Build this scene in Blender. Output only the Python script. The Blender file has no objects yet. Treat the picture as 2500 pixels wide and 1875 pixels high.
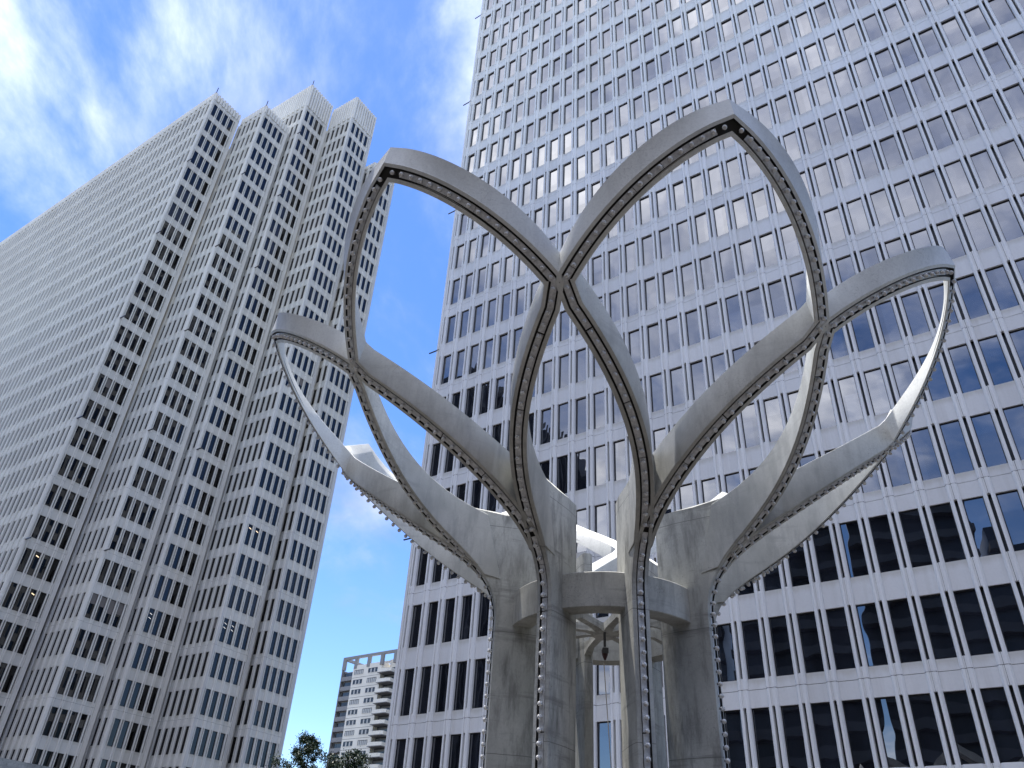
import bpy, math, random
import numpy as np
from mathutils import Matrix, Vector
random.seed(7); rng = np.random.default_rng(7)
S = bpy.context.scene; COL = S.collection
# ------------------------------------------------------------------ camera, sky, sun, exposure
EYE = 1.6                      # camera height above the plaza
PITCH, ROLL, FPX = 0.60323, 0.06085, 1927.4
f_ = np.array([0, math.cos(PITCH), math.sin(PITCH)]); r_ = np.array([1., 0, 0]); u_ = np.cross(r_, f_)
CR = math.cos(ROLL)*r_ + math.sin(ROLL)*u_; CU = -math.sin(ROLL)*r_ + math.cos(ROLL)*u_
cam = bpy.data.objects.new('camera', bpy.data.cameras.new('camera')); COL.objects.link(cam); S.camera = cam
m = Matrix.Identity(4)
for i in range(3):
    m[i][0] = CR[i]; m[i][1] = CU[i]; m[i][2] = -f_[i]
m[2][3] = EYE
cam.matrix_world = m
cam.data.sensor_width = 36; cam.data.sensor_fit = 'HORIZONTAL'; cam.data.lens = 36*FPX/2500
cam.data.clip_start = .1; cam.data.clip_end = 5000

SUN_AZ, SUN_EL = -46., 76.
w = bpy.data.worlds.new('World'); S.world = w; w.use_nodes = True
nt = w.node_tree; nt.nodes.clear()
def N(t, **k):
    n = nt.nodes.new(t)
    for a, b in k.items(): setattr(n, a, b)
    return n
def L(a, b): nt.links.new(a, b)
def MATH(op, a, b=None, c=None, clamp=False):
    n = N('ShaderNodeMath', operation=op, use_clamp=clamp)
    for i, v in enumerate((a, b, c)):
        if v is None: continue
        if isinstance(v, (int, float)): n.inputs[i].default_value = v
        else: L(v, n.inputs[i])
    return n.outputs[0]
out = N('ShaderNodeOutputWorld'); bg = N('ShaderNodeBackground'); bg.inputs['Strength'].default_value = 0.12
sky = N('ShaderNodeTexSky', sky_type='NISHITA'); sky.sun_disc = False
sky.sun_elevation = math.radians(SUN_EL); sky.sun_rotation = math.radians(SUN_AZ); sky.air_density = 1.0; sky.dust_density = .1; sky.ozone_density = 2.2
hs = N('ShaderNodeHueSaturation'); hs.inputs['Hue'].default_value = .512; hs.inputs['Saturation'].default_value = 1.24; hs.inputs['Value'].default_value = 1.04; L(sky.outputs[0], hs.inputs['Color'])
tc = N('ShaderNodeTexCoord'); sp = N('ShaderNodeSeparateXYZ'); L(tc.outputs['Generated'], sp.inputs[0])
zz = MATH('ADD', MATH('MAXIMUM', sp.outputs['Z'], 0.0), 0.14)
cx = MATH('DIVIDE', sp.outputs['X'], zz); cy = MATH('DIVIDE', sp.outputs['Y'], zz)
cb = N('ShaderNodeCombineXYZ'); L(cx, cb.inputs[0]); L(cy, cb.inputs[1])
mp = N('ShaderNodeMapping'); L(cb.outputs[0], mp.inputs[0]); mp.inputs['Rotation'].default_value = (0, 0, math.radians(28)); mp.inputs['Scale'].default_value = (1.05, .74, 1); mp.inputs['Location'].default_value = (18.4, 22.4, 0)
n1 = N('ShaderNodeTexNoise'); n1.inputs['Scale'].default_value = 1.7; n1.inputs['Detail'].default_value = 9; n1.inputs['Roughness'].default_value = .6; n1.inputs['Distortion'].default_value = .25
L(mp.outputs[0], n1.inputs['Vector'])
n2 = N('ShaderNodeTexNoise'); n2.inputs['Scale'].default_value = .55; n2.inputs['Detail'].default_value = 2; L(mp.outputs[0], n2.inputs['Vector'])
# more cloud on the side of the sky behind the camera, less ahead
side = MATH('ADD', MATH('MULTIPLY', MATH('MAXIMUM', MATH('MULTIPLY', sp.outputs['Y'], -1.0), -0.35), 0.10), MATH('SUBTRACT', MATH('MULTIPLY', sp.outputs['Z'], .15), .118))
dens = MATH('ADD', MATH('ADD', MATH('MULTIPLY', n1.outputs[0], .72), MATH('MULTIPLY', n2.outputs[0], .34)), side)
mr = N('ShaderNodeMapRange', interpolation_type='SMOOTHSTEP'); L(dens, mr.inputs[0]); mr.inputs[1].default_value = .475; mr.inputs[2].default_value = .77
shade = N('ShaderNodeTexNoise'); shade.inputs['Scale'].default_value = 2.3; shade.inputs['Detail'].default_value = 5; L(mp.outputs[0], shade.inputs['Vector'])
sr = N('ShaderNodeValToRGB'); L(shade.outputs[0], sr.inputs[0])
sr.color_ramp.elements[0].position = .35; sr.color_ramp.elements[0].color = (4.2, 4.4, 5.2, 1)
sr.color_ramp.elements[1].position = .6; sr.color_ramp.elements[1].color = (15, 15, 15.4, 1)
mx = N('ShaderNodeMix', data_type='RGBA'); L(mr.outputs[0], mx.inputs[0]); L(hs.outputs[0], mx.inputs[6]); cg = N('ShaderNodeMix', data_type='RGBA', blend_type='MULTIPLY'); cg.inputs[0].default_value = 1; L(sr.outputs[0], cg.inputs[6]); gl = MATH('MULTIPLY', MATH('MAXIMUM', MATH('SUBTRACT', 1.12, MATH('MULTIPLY', sp.outputs['Y'], .85)), .44), MATH('ADD', .40, MATH('MULTIPLY', MATH('MAXIMUM', sp.outputs['Z'], 0.0), 1.0))); cgb = N('ShaderNodeCombineXYZ'); [L(gl, cgb.inputs[i]) for i in range(3)]; L(cgb.outputs[0], cg.inputs[7]); L(cg.outputs[2], mx.inputs[7])
L(mx.outputs[2], bg.inputs['Color']); L(bg.outputs[0], out.inputs[0])

sl = bpy.data.lights.new('sun', 'SUN'); sl.energy = 3.6; sl.angle = math.radians(.53); sl.color = (1, .95, .88)
so = bpy.data.objects.new('sun', sl); COL.objects.link(so)
sd = Vector((math.sin(math.radians(SUN_AZ))*math.cos(math.radians(SUN_EL)), math.cos(math.radians(SUN_AZ))*math.cos(math.radians(SUN_EL)), math.sin(math.radians(SUN_EL))))
so.rotation_euler = sd.to_track_quat('Z', 'Y').to_euler(); so.location = (0, 0, 300)
S.view_settings.view_transform = 'Standard'; S.view_settings.look = 'None'; S.view_settings.exposure = 1.1; S.view_settings.gamma = 1
S.render.engine = 'CYCLES'
try: S.view_settings.use_curve_mapping = False
except Exception: pass

# ------------------------------------------------------------------ helpers
def proj(P):
    P = np.atleast_2d(P) - np.array([0, 0, EYE]); z = P@f_
    z = np.where(z < .1, .1, z)
    return np.stack([1250+FPX*(P@CR)/z, 937.5-FPX*(P@CU)/z, z], 1)
class M:
    """a light mesh bag: vertices, faces, material index"""
    def __init__(s): s.v = []; s.f = []; s.m = []
    def add(s, v, f, m=0):
        o = len(s.v); s.v += [tuple(map(float, p)) for p in v]; s.f += [tuple(i+o for i in q) for q in f]; s.m += [m]*len(f)
    def box(s, x0, x1, y0, y1, z0, z1, m=0):
        s.add([(x0,y0,z0),(x1,y0,z0),(x1,y1,z0),(x0,y1,z0),(x0,y0,z1),(x1,y0,z1),(x1,y1,z1),(x0,y1,z1)],
              [(0,3,2,1),(4,5,6,7),(0,1,5,4),(1,2,6,5),(2,3,7,6),(3,0,4,7)], m)
    def prism(s, poly, z0, z1, m=0, caps=True):
        """poly counter-clockwise seen from above"""
        n = len(poly); v = [(x, y, z0) for x, y in poly]+[(x, y, z1) for x, y in poly]
        f = [(i, (i+1) % n, n+(i+1) % n, n+i) for i in range(n)]
        if caps: f += [tuple(range(n-1, -1, -1)), tuple(range(n, 2*n))]
        s.add(v, f, m)
    def data(s, name, mats, smooth=None):
        me = bpy.data.meshes.new(name); me.from_pydata(s.v, [], s.f)
        for mm in mats: me.materials.append(mm)
        me.polygons.foreach_set('material_index', s.m); me.update()
        if smooth is not None:
            me.shade_smooth(); me.set_sharp_from_angle(angle=math.radians(smooth))
        return me
def tag(o, label=None, cat=None, group=None, kind=None):
    if label: o['label'] = label
    if cat: o['category'] = cat
    if group: o['group'] = group
    if kind: o['kind'] = kind
    return o
def empty(name, loc=(0, 0, 0)):
    o = bpy.data.objects.new(name, None); o.location = loc; COL.objects.link(o); return o
def put(name, data, parent=None, mat=None, kind=None, label=None):
    o = bpy.data.objects.new(name, data)
    COL.objects.link(o)
    if parent is not None:
        o.parent = parent
        o.matrix_parent_inverse = Matrix.Translation(-Vector(parent.location))
    if mat is not None: o.matrix_basis = mat
    if kind: o['kind'] = kind
    if label: o['label'] = label
    return o
def join(name, items, mats, parent, kind='stuff', smooth=None):
    """items: (M, 4x4 numpy) -> one mesh object"""
    cache = {}; V = []; F = []; MI = []; off = 0; LS = []
    for mb, T in items:
        if id(mb) not in cache:
            cache[id(mb)] = (np.array(mb.v), np.concatenate([np.array(q) for q in mb.f]), np.array([len(q) for q in mb.f]), np.array(mb.m))
        v, fl, ln, mi = cache[id(mb)]
        V.append(v@T[:3, :3].T+T[:3, 3]); F.append(fl+off); LS.append(ln); MI.append(mi); off += len(v)
    V = np.concatenate(V); F = np.concatenate(F); LS = np.concatenate(LS); MI = np.concatenate(MI)
    me = bpy.data.meshes.new(name); me.vertices.add(len(V)); me.vertices.foreach_set('co', V.ravel())
    me.loops.add(len(F)); me.loops.foreach_set('vertex_index', F.astype(np.int32))
    me.polygons.add(len(LS)); me.polygons.foreach_set('loop_start', np.concatenate([[0], np.cumsum(LS)[:-1]]).astype(np.int32)); me.polygons.foreach_set('loop_total', LS.astype(np.int32))
    me.polygons.foreach_set('material_index', MI.astype(np.int32))
    for mm in mats: me.materials.append(mm)
    me.update(calc_edges=True); me.validate()
    if smooth is None: me.shade_flat()
    else: me.shade_smooth(); me.set_sharp_from_angle(angle=math.radians(smooth))
    return put(name, me, parent, kind=kind)
class Pieces:
    """collects placements of alike pieces; the 300 that show largest become parts, the rest one 'stuff' part"""
    def __init__(s, name, mats, parent, limit=300, minpx=0, smooth=None):
        s.name, s.mats, s.parent, s.limit, s.minpx, s.smooth = name, mats, parent, limit, minpx, smooth; s.it = []
    def add(s, mb, T, size, centre, facing=1.): s.it.append((mb, T, size, centre, facing))
    def build(s, variants=None):
        if not s.it: return
        C = proj(np.array([c for *_, c, _ in s.it])); px = np.array([a*f for _, _, a, _, f in s.it])*FPX/C[:, 2]
        inn = (C[:, 0] > -30) & (C[:, 0] < 2530) & (C[:, 1] > -40) & (C[:, 1] < 1915) & (C[:, 2] > .2)
        score = np.where(inn, px, -1); order = np.argsort(-score)
        n = int(min(s.limit, (score > s.minpx).sum())); cache = {}; rest = []
        for k, i in enumerate(order):
            mb, T, *_ = s.it[i]
            if k < n:
                if id(mb) not in cache: cache[id(mb)] = mb.data(s.name, s.mats, s.smooth)
                put(s.name, cache[id(mb)], s.parent, Matrix(T.tolist()))
            else: rest.append((mb, T))
        if rest: join(s.name, rest, s.mats, s.parent, smooth=s.smooth)
def frame(o, u, n_in, tilt=0.):
    """local x along u, y inward, z up, origin o"""
    T = np.eye(4); T[:3, 0] = u; T[:3, 1] = n_in; T[:3, 2] = (0, 0, 1); T[:3, 3] = o
    if tilt:
        a, b = rng.normal(0, tilt), rng.normal(0, tilt)
        R = np.array([[1, -a, 0], [a, 1, -b], [0, b, 1.]]); T[:3, :3] = T[:3, :3]@R
    return T

# ------------------------------------------------------------------ materials
def mat(name):
    m_ = bpy.data.materials.new(name); m_.use_nodes = True
    global nt; nt = m_.node_tree
    return m_, nt.nodes['Principled BSDF']
def ramp(fac, stops):
    n = N('ShaderNodeValToRGB'); L(fac, n.inputs[0]); e = n.color_ramp.elements
    while len(e) < len(stops): e.new(.5)
    for k, (p, c) in enumerate(stops): e[k].position = p; e[k].color = (c if len(c) == 4 else (*c, 1))
    return n.outputs[0]
def noise(vec, scale, detail=4, rough=.55, dist=0.):
    n = N('ShaderNodeTexNoise'); n.inputs['Scale'].default_value = scale; n.inputs['Detail'].default_value = detail; n.inputs['Roughness'].default_value = rough; n.inputs['Distortion'].default_value = dist
    if vec is not None: L(vec, n.inputs['Vector'])
    return n.outputs[0]
def mapping(scale=(1, 1, 1), rot=(0, 0, 0), src='Object'):
    t = N('ShaderNodeTexCoord'); g = N('ShaderNodeMapping'); L(t.outputs[src] if src != 'World' else t.outputs['Object'], g.inputs[0]); g.inputs['Scale'].default_value = scale; g.inputs['Rotation'].default_value = rot; return g.outputs[0]
def worldpos(scale=(1, 1, 1)):
    g = N('ShaderNodeNewGeometry'); p = N('ShaderNodeMapping'); L(g.outputs['Position'], p.inputs[0]); p.inputs['Scale'].default_value = scale; return p.outputs[0]
def mix(fac, a, b, mode='MIX'):
    n = N('ShaderNodeMix', data_type='RGBA', blend_type=mode)
    for s_, v in ((0, fac), (6, a), (7, b)):
        if isinstance(v, (int, float)): n.inputs[s_].default_value = v
        elif isinstance(v, tuple): n.inputs[s_].default_value = (*v, 1)
        else: L(v, n.inputs[s_])
    return n.outputs[2]
def bump(h, strength, dist):
    b = N('ShaderNodeBump'); b.inputs['Strength'].default_value = strength; b.inputs['Distance'].default_value = dist; L(h, b.inputs['Height']); return b.outputs[0]

def precast(name, base, dirt=.25, sill=None):
    m_, p = mat(name)
    big = noise(worldpos((.25, .25, .12)), 1, 4)
    streak = noise(worldpos((2.2, 2.2, .12)), 1, 6, .65)
    fine = noise(worldpos(), 9, 5, .6)
    b = tuple(base)
    c = mix(ramp(big, [(.35, (0, 0, 0)), (.7, (1, 1, 1))]), tuple(x*.93 for x in b), tuple(min(x*1.05, .9) for x in b))
    c = mix(MATH('MULTIPLY', ramp(streak, [(.5, (0, 0, 0)), (.78, (1, 1, 1))]), dirt), c, tuple(x*.62 for x in (b[0], b[1]*.97, b[2]*.9)))
    c = mix(MATH('MULTIPLY', ramp(fine, [(.45, (0, 0, 0)), (.8, (1, 1, 1))]), .22), c, tuple(x*.72 for x in b))
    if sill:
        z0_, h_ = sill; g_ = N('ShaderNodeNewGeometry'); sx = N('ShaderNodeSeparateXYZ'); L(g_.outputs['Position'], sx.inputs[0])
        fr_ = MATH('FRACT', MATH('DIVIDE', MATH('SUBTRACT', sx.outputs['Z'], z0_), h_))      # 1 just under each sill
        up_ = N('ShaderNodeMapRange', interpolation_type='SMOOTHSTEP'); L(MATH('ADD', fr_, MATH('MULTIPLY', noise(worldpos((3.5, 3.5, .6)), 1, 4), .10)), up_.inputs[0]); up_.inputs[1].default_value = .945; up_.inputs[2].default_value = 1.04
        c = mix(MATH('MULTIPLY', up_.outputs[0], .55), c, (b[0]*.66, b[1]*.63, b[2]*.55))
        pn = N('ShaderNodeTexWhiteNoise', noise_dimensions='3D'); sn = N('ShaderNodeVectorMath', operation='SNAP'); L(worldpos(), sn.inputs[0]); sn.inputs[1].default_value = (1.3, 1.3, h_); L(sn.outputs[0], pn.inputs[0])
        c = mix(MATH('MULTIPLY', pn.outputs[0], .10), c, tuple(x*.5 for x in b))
    L(c, p.inputs['Base Color']); p.inputs['Roughness'].default_value = .8
    L(bump(fine, .25, .01), p.inputs['Normal']); return m_
M_CAST = precast('white precast', (.84, .84, .82), .2)
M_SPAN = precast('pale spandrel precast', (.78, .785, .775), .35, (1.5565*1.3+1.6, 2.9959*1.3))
M_CAST2 = precast('grey white precast', (.77, .755, .70), .4)
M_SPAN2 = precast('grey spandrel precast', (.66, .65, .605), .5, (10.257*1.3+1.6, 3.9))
M_CAST3 = precast('weathered corner precast', (.62, .62, .60), .45)

def glass(name, base, ior, wav=.35, scale=.35, tint=(1, 1, 1)):
    m_, p = mat(name)
    fr = N('ShaderNodeFresnel'); fr.inputs['IOR'].default_value = ior
    d = N('ShaderNodeBsdfDiffuse'); g = N('ShaderNodeBsdfGlossy'); g.inputs['Roughness'].default_value = .0; g.inputs['Color'].default_value = (*tint, 1)
    cell = noise(worldpos((.9, .9, .27)), 1, 1)
    L(mix(ramp(cell, [(.35, (0, 0, 0)), (.65, (1, 1, 1))]), tuple(x*.6 for x in base), tuple(x*1.5 for x in base)), d.inputs[0])
    wn = N('ShaderNodeTexWhiteNoise', noise_dimensions='3D'); sn = N('ShaderNodeVectorMath', operation='SNAP'); L(worldpos(), sn.inputs[0]); sn.inputs[1].default_value = (1.3, 1.3, 1.9); L(sn.outputs[0], wn.inputs[0])
    L(mix(MATH('MULTIPLY', wn.outputs[0], .28), tuple(tint), tuple(x*.45 for x in tint)), g.inputs['Color'])
    nb = bump(noise(worldpos((scale, scale, scale*.6)), 1, 2, .4), wav, .03)
    L(nb, g.inputs['Normal']); L(nb, fr.inputs['Normal'])
    mxs = N('ShaderNodeMixShader'); L(fr.outputs[0], mxs.inputs[0]); L(d.outputs[0], mxs.inputs[1]); L(g.outputs[0], mxs.inputs[2])
    L(mxs.outputs[0], nt.nodes['Material Output'].inputs[0]); return m_
G_RIGHT = glass('mirror tinted window glass', (.010, .012, .018), 2.7, .42, .5)
G_LEFT = glass('dark window glass', (.003, .003, .0035), 1.5, .12, .4)
G_APT = glass('apartment window glass', (.04, .045, .05), 1.6, .1)
def plain(name, col, rough=.6, metal=0., bumps=None, em=None):
    m_, p = mat(name); p.inputs['Base Color'].default_value = (*col, 1); p.inputs['Roughness'].default_value = rough; p.inputs['Metallic'].default_value = metal
    if bumps:
        h = noise(mapping(), bumps, 4); L(bump(h, .3, .01), p.inputs['Normal'])
        L(mix(ramp(h, [(.35, (0, 0, 0)), (.7, (1, 1, 1))]), tuple(x*.8 for x in col), tuple(min(1, x*1.15) for x in col)), p.inputs['Base Color'])
    if em: p.inputs['Emission Color'].default_value = (*em[0], 1); p.inputs['Emission Strength'].default_value = em[1]
    return m_
M_DARK = plain('black window frame', (.012, .012, .014), .5)
M_SLOT = plain('dark slot metal', (.02, .02, .022), .45)
M_BLIND = plain('window blind', (.16, .145, .135), .7)
M_LAMP = plain('lit ceiling lamp', (.9, .8, .6), .5, em=((1, .72, .38), .5))
M_LAMPW = plain('lit white ceiling lamp', (.9, .9, .85), .5, em=((1, .93, .8), .35))
M_SEAM = plain('dark joint', (.10, .10, .10), .9)

def sculpt(name, base, stain, crack=.5, light=0.):
    m_, p = mat(name)
    w1 = noise(worldpos((1.1, 1.1, .55)), 1, 6, .6)
    w2 = noise(worldpos((5, 5, 1.1)), 1, 6, .7)
    lines = noise(worldpos((.35, .35, 3.6)), 1, 5, .7)
    pits = N('ShaderNodeTexVoronoi'); pits.inputs['Scale'].default_value = 9.0; L(worldpos(), pits.inputs['Vector'])
    fine = noise(worldpos(), 26, 6, .65)
    dark = tuple(x*.45 for x in base); lite = tuple(min(.9, x*1.35) for x in base)
    zf = None
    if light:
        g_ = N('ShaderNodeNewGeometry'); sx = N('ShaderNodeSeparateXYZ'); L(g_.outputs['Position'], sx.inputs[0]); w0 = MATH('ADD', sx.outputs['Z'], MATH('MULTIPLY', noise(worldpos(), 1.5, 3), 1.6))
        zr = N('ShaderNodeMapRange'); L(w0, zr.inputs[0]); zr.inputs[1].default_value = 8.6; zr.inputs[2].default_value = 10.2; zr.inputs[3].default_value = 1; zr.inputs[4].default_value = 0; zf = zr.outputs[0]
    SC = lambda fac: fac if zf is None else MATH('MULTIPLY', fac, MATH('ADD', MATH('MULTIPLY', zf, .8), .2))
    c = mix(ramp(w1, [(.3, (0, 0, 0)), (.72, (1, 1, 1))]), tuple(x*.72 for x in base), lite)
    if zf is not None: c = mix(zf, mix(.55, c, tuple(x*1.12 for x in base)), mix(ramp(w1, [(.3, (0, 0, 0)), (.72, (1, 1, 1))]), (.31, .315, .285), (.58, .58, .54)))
    c = mix(SC(MATH('MULTIPLY', ramp(w2, [(.46, (0, 0, 0)), (.68, (1, 1, 1))]), stain)), c, dark)
    c = mix(SC(MATH('MULTIPLY', ramp(lines, [(.56, (0, 0, 0)), (.68, (1, 1, 1))]), stain*.8)), c, dark)
    c = mix(MATH('MULTIPLY', ramp(fine, [(.45, (0, 0, 0)), (.75, (1, 1, 1))]), .35), c, tuple(x*.6 for x in base))
    pit = ramp(pits.outputs['Distance'], [(.035, (1, 1, 1)), (.07, (0, 0, 0))])
    sel = ramp(noise(worldpos(), 1.6, 2), [(.5, (0, 0, 0)), (.58, (1, 1, 1))])
    c = mix(SC(MATH('MULTIPLY', pit, MATH('MULTIPLY', sel, .8))), c, tuple(x*.18 for x in base))
    if crack:
        vo = N('ShaderNodeTexVoronoi', feature='DISTANCE_TO_EDGE'); vo.inputs['Scale'].default_value = 5.5
        dn = noise(worldpos(), 6, 4); ad = N('ShaderNodeVectorMath', operation='ADD'); L(worldpos(), ad.inputs[0]); L(dn, ad.inputs[1]); L(ad.outputs[0], vo.inputs['Vector'])
        ck = ramp(vo.outputs['Distance'], [(.008, (1, 1, 1)), (.022, (0, 0, 0))])
        csel = ramp(noise(worldpos(), 1.1, 2), [(.5, (0, 0, 0)), (.62, (1, 1, 1))])
        c = mix(MATH('MULTIPLY', MATH('MULTIPLY', ck, csel), crack), c, tuple(x*.4 for x in base))
    if not light:
        g_ = N('ShaderNodeNewGeometry'); sx = N('ShaderNodeSeparateXYZ'); L(g_.outputs['Position'], sx.inputs[0])
        ln = MATH('LESS_THAN', MATH('FRACT', MATH('DIVIDE', MATH('ADD', sx.outputs['Z'], MATH('MULTIPLY', noise(worldpos(), 2, 2), .02)), 1.93)), .0065)
        c = mix(MATH('MULTIPLY', ln, .7), c, tuple(x*.3 for x in base))
    L(c, p.inputs['Base Color']); p.inputs['Roughness'].default_value = .75 if not light else .55
    h = MATH('ADD', MATH('MULTIPLY', fine, .6), MATH('MULTIPLY', w1, .6))
    L(bump(h, .35, .012), p.inputs['Normal']); return m_
C_COL = sculpt('weathered board concrete', (.43, .435, .405), 1.0)
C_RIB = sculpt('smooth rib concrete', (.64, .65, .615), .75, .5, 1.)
C_RING = sculpt('ring beam concrete', (.43, .43, .395), .6, .8)
M_TRAY = plain('galvanised light channel', (.62, .63, .63), .5, .2, 20)
M_GROOVE = plain('dark groove', (.03, .03, .028), .8)
M_SOCKET = plain('lamp socket', (.15, .15, .14), .5)
m_, p_ = mat('frosted bulb glass'); p_.inputs['Base Color'].default_value = (.9, .9, .88, 1); p_.inputs['Roughness'].default_value = .1; p_.inputs['Transmission Weight'].default_value = .35; p_.inputs['IOR'].default_value = 1.45
M_BULB = m_
m_, p_ = mat('plaza paving')
bt = N('ShaderNodeTexBrick'); L(worldpos(), bt.inputs['Vector']); bt.inputs['Scale'].default_value = 1.2; bt.inputs['Color1'].default_value = (.045, .034, .03, 1); bt.inputs['Color2'].default_value = (.034, .028, .025, 1); bt.inputs['Mortar'].default_value = (.16, .15, .14, 1); bt.inputs['Mortar Size'].default_value = .012
L(mix(.4, bt.outputs['Color'], ramp(noise(worldpos(), .4, 6), [(.3, (.03, .03, .028)), (.7, (.045, .042, .04))])), p_.inputs['Base Color']); p_.inputs['Roughness'].default_value = .85
M_GROUND = m_
m_, p_ = mat('tree leaves')
lf = noise(worldpos(), 2.5, 3)
L(ramp(lf, [(.3, (.008, .022, .008)), (.7, (.032, .065, .02))]), p_.inputs['Base Color']); p_.inputs['Roughness'].default_value = .5
M_LEAF = m_
M_BARK = plain('bark', (.07, .05, .035), .9, 0, 8)
M_CREAM = precast('sun-brightened cream stucco', (.85, .80, .69), .15)  # cream wall colour, with the brightness and warmth of direct sun painted in
M_GREY = precast('grey stucco', (.27, .265, .26), .25)
M_CURT = plain('pale curtain', (.55, .55, .52), .8, 0, 3)
M_RED = plain('rusty red hoist', (.05, .012, .012), .5, 0, 20)
M_ROPE = plain('pale rope', (.5, .45, .36), .8)
M_STEEL = plain('dark steel', (.05, .05, .05), .4, .5)

# ------------------------------------------------------------------ ground
g = M(); g.add([(-2500, -2500, 0), (2500, -2500, 0), (2500, 2500, 0), (-2500, 2500, 0)], [(0, 1, 2, 3)])
tag(put('ground', g.data('ground', [M_GROUND])), kind='structure')

# ------------------------------------------------------------------ towers of precast bays
U = 1.3                                    # metres per survey unit
def W3(x, y, z): return np.array([x*U, y*U, z*U+EYE])
def window_mesh(ww, hw, dep, variant=0, g_=1):
    """frame + pane, x 0..ww, z 0..hw; outer face of the panels lies at y=0, glass at y=dep"""
    b = M(); t = .045*U*ww/.64/1.0 if False else .04
    b.add([(t, dep, t), (ww-t, dep, t), (ww-t, dep, hw-t*1.4), (t, dep, hw-t*1.4)], [(0, 1, 2, 3)], 1)
    # frame as four slim bars
    for x0, x1, z0, z1 in ((0, t, 0, hw), (ww-t, ww, 0, hw), (t, ww-t, 0, t), (t, ww-t, hw-t*1.4, hw)):
        b.box(x0, x1, dep-.03, dep+.05, z0, z1, 0)
    if variant == 1:   # blind drawn over the upper part
        z = hw*random.uniform(.35, .6); b.add([(t, dep-.004, z), (ww-t, dep-.004, z), (ww-t, dep-.004, hw-t*1.4), (t, dep-.004, hw-t*1.4)], [(0, 1, 2, 3)], 2)
    if variant == 2:   # a lit ceiling lamp seen behind the glass
        z = hw*.82; b.add([(ww*.35, dep-.004, z), (ww*.85, dep-.004, z-.1), (ww*.88, dep-.004, z+.02), (ww*.38, dep-.004, z+.12)], [(0, 1, 2, 3)], 3)
    if variant == 3:
        for z in (hw*.8, hw*.62): b.add([(ww*.3, dep-.004, z), (ww*.8, dep-.004, z-.12), (ww*.82, dep-.004, z-.07), (ww*.32, dep-.004, z+.05)], [(0, 1, 2, 3)], 4)
    return b
def spandrel_mesh(ww, h, dep, split, tuck=.03):
    b = M()
    parts = [(0.0, h)] if split is None else [(0.0, split-.012), (split+.012, h)]
    for a, c in parts:
        b.box(-tuck, ww+tuck, 0, dep+.1, a, c, 0)
    if split is not None: b.box(-tuck, ww+tuck, .05, dep+.08, split-.011, split+.011, 1)
    return b
def pilaster_mesh(pw, H2, dep, prot, slots, seam=.012, filler=True, slot_w=.09):
    """centred on x=0, base plane y=0 = panel face; z 0..H2; slots = list of (z0,z1) where the dark slot is open"""
    b = M(); hw_ = pw/2; s2 = slot_w/2; c = hw_*.30
    z0, z1 = seam, H2-seam
    for sg in (-1, 1):
        P = [(sg*hw_, dep+.05), (sg*hw_, -prot*.45), (sg*(hw_-c), -prot), (sg*(s2+.012), -prot), (sg*s2, -prot+.012), (sg*s2, dep+.05)]
        if sg > 0: P = P[::-1]
        b.prism(P[::-1], z0, z1, 0)
    b.box(-s2, s2, dep+.02, dep+.05, z0, z1, 1)            # dark back of the slot
    prev = z0
    for a, e in list(slots)+[(z1, z1)]:
        if a > prev+.01:
            g2 = s2*.12
            b.box(-s2+.004, -g2, -prot*.72, dep*.4, prev, a, 0); b.box(g2, s2-.004, -prot*.9, dep*.4, prev, a, 0); b.box(-g2, g2, -prot*.45, dep*.4, prev, a-.004, 1)
        prev = e
    b.box(-hw_+.01, hw_-.01, -prot*.7, dep, -seam, seam, 1)
    return b

def facade(parts, org, u, n_in, wins, pils, rows, z0, H, hw, seam_rows, mats, wfac, ww, pw, dep, prot, variants=None, gl=None, extra_low=None):
    """org xy in metres, wins/pils: positions along u; rows: list of row indices; seams lie under rows r with r%2==seam_rows"""
    sp_h = H-hw; sdrop = .37*U
    u3 = np.array([*u, 0]); n3 = np.array([*n_in, 0]); facing = 1.
    cams = np.array([0, 0, EYE])
    for r in rows:
        zb = z0+H*r
        split = (sp_h-sdrop) if (r+1) % 2 == seam_rows else None
        sm = parts['cache'].setdefault(('sp', ww, split, dep), spandrel_mesh(ww, sp_h-.004, dep, split))
        for k, x in enumerate(wins):
            o = np.array([org[0]+u[0]*x, org[1]+u[1]*x, zb]); ctr = o+u3*ww/2+np.array([0, 0, hw/2])
            v = ctr-cams; v /= np.linalg.norm(v); fc = abs(float(v@n3))
            var = variants(k, r) if variants else 0
            key = ('w', ww, dep, var, random.randint(0, 2) if var == 1 else 0)
            wm = parts['cache'].get(key)
            if wm is None: wm = window_mesh(ww, hw, dep, var); parts['cache'][key] = wm
            parts['window'].add(wm, frame(o, u3, n3, .005), math.sqrt(ww*hw), ctr, math.sqrt(fc))
            o2 = o+np.array([0, 0, hw+.002]); c2 = o2+u3*ww/2+np.array([0, 0, sp_h/2])
            parts['spandrel'].add(sm, frame(o2, u3, n3), math.sqrt(ww*sp_h), c2, math.sqrt(fc))
        if (r % 2 == seam_rows):
            H2 = 2*H; zs = zb-sdrop
            slots = [(sdrop, sdrop+hw), (sdrop+H, sdrop+H+hw)]
            pm = parts['cache'].get(('p', pw, dep, prot))
            if pm is None: pm = pilaster_mesh(pw, H2, dep, prot, slots, slot_w=pw*(.29 if parts['cache'].get('wide') is None else .40)); parts['cache'][('p', pw, dep, prot)] = pm
            for x in pils:
                o = np.array([org[0]+u[0]*x, org[1]+u[1]*x, zs]); ctr = o+np.array([0, 0, H])
                v = ctr-cams; v /= np.linalg.norm(v)
                parts['pilaster'].add(pm, frame(o, u3, n3), math.sqrt(pw*H2), ctr, math.sqrt(abs(float(v@n3))))

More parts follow.
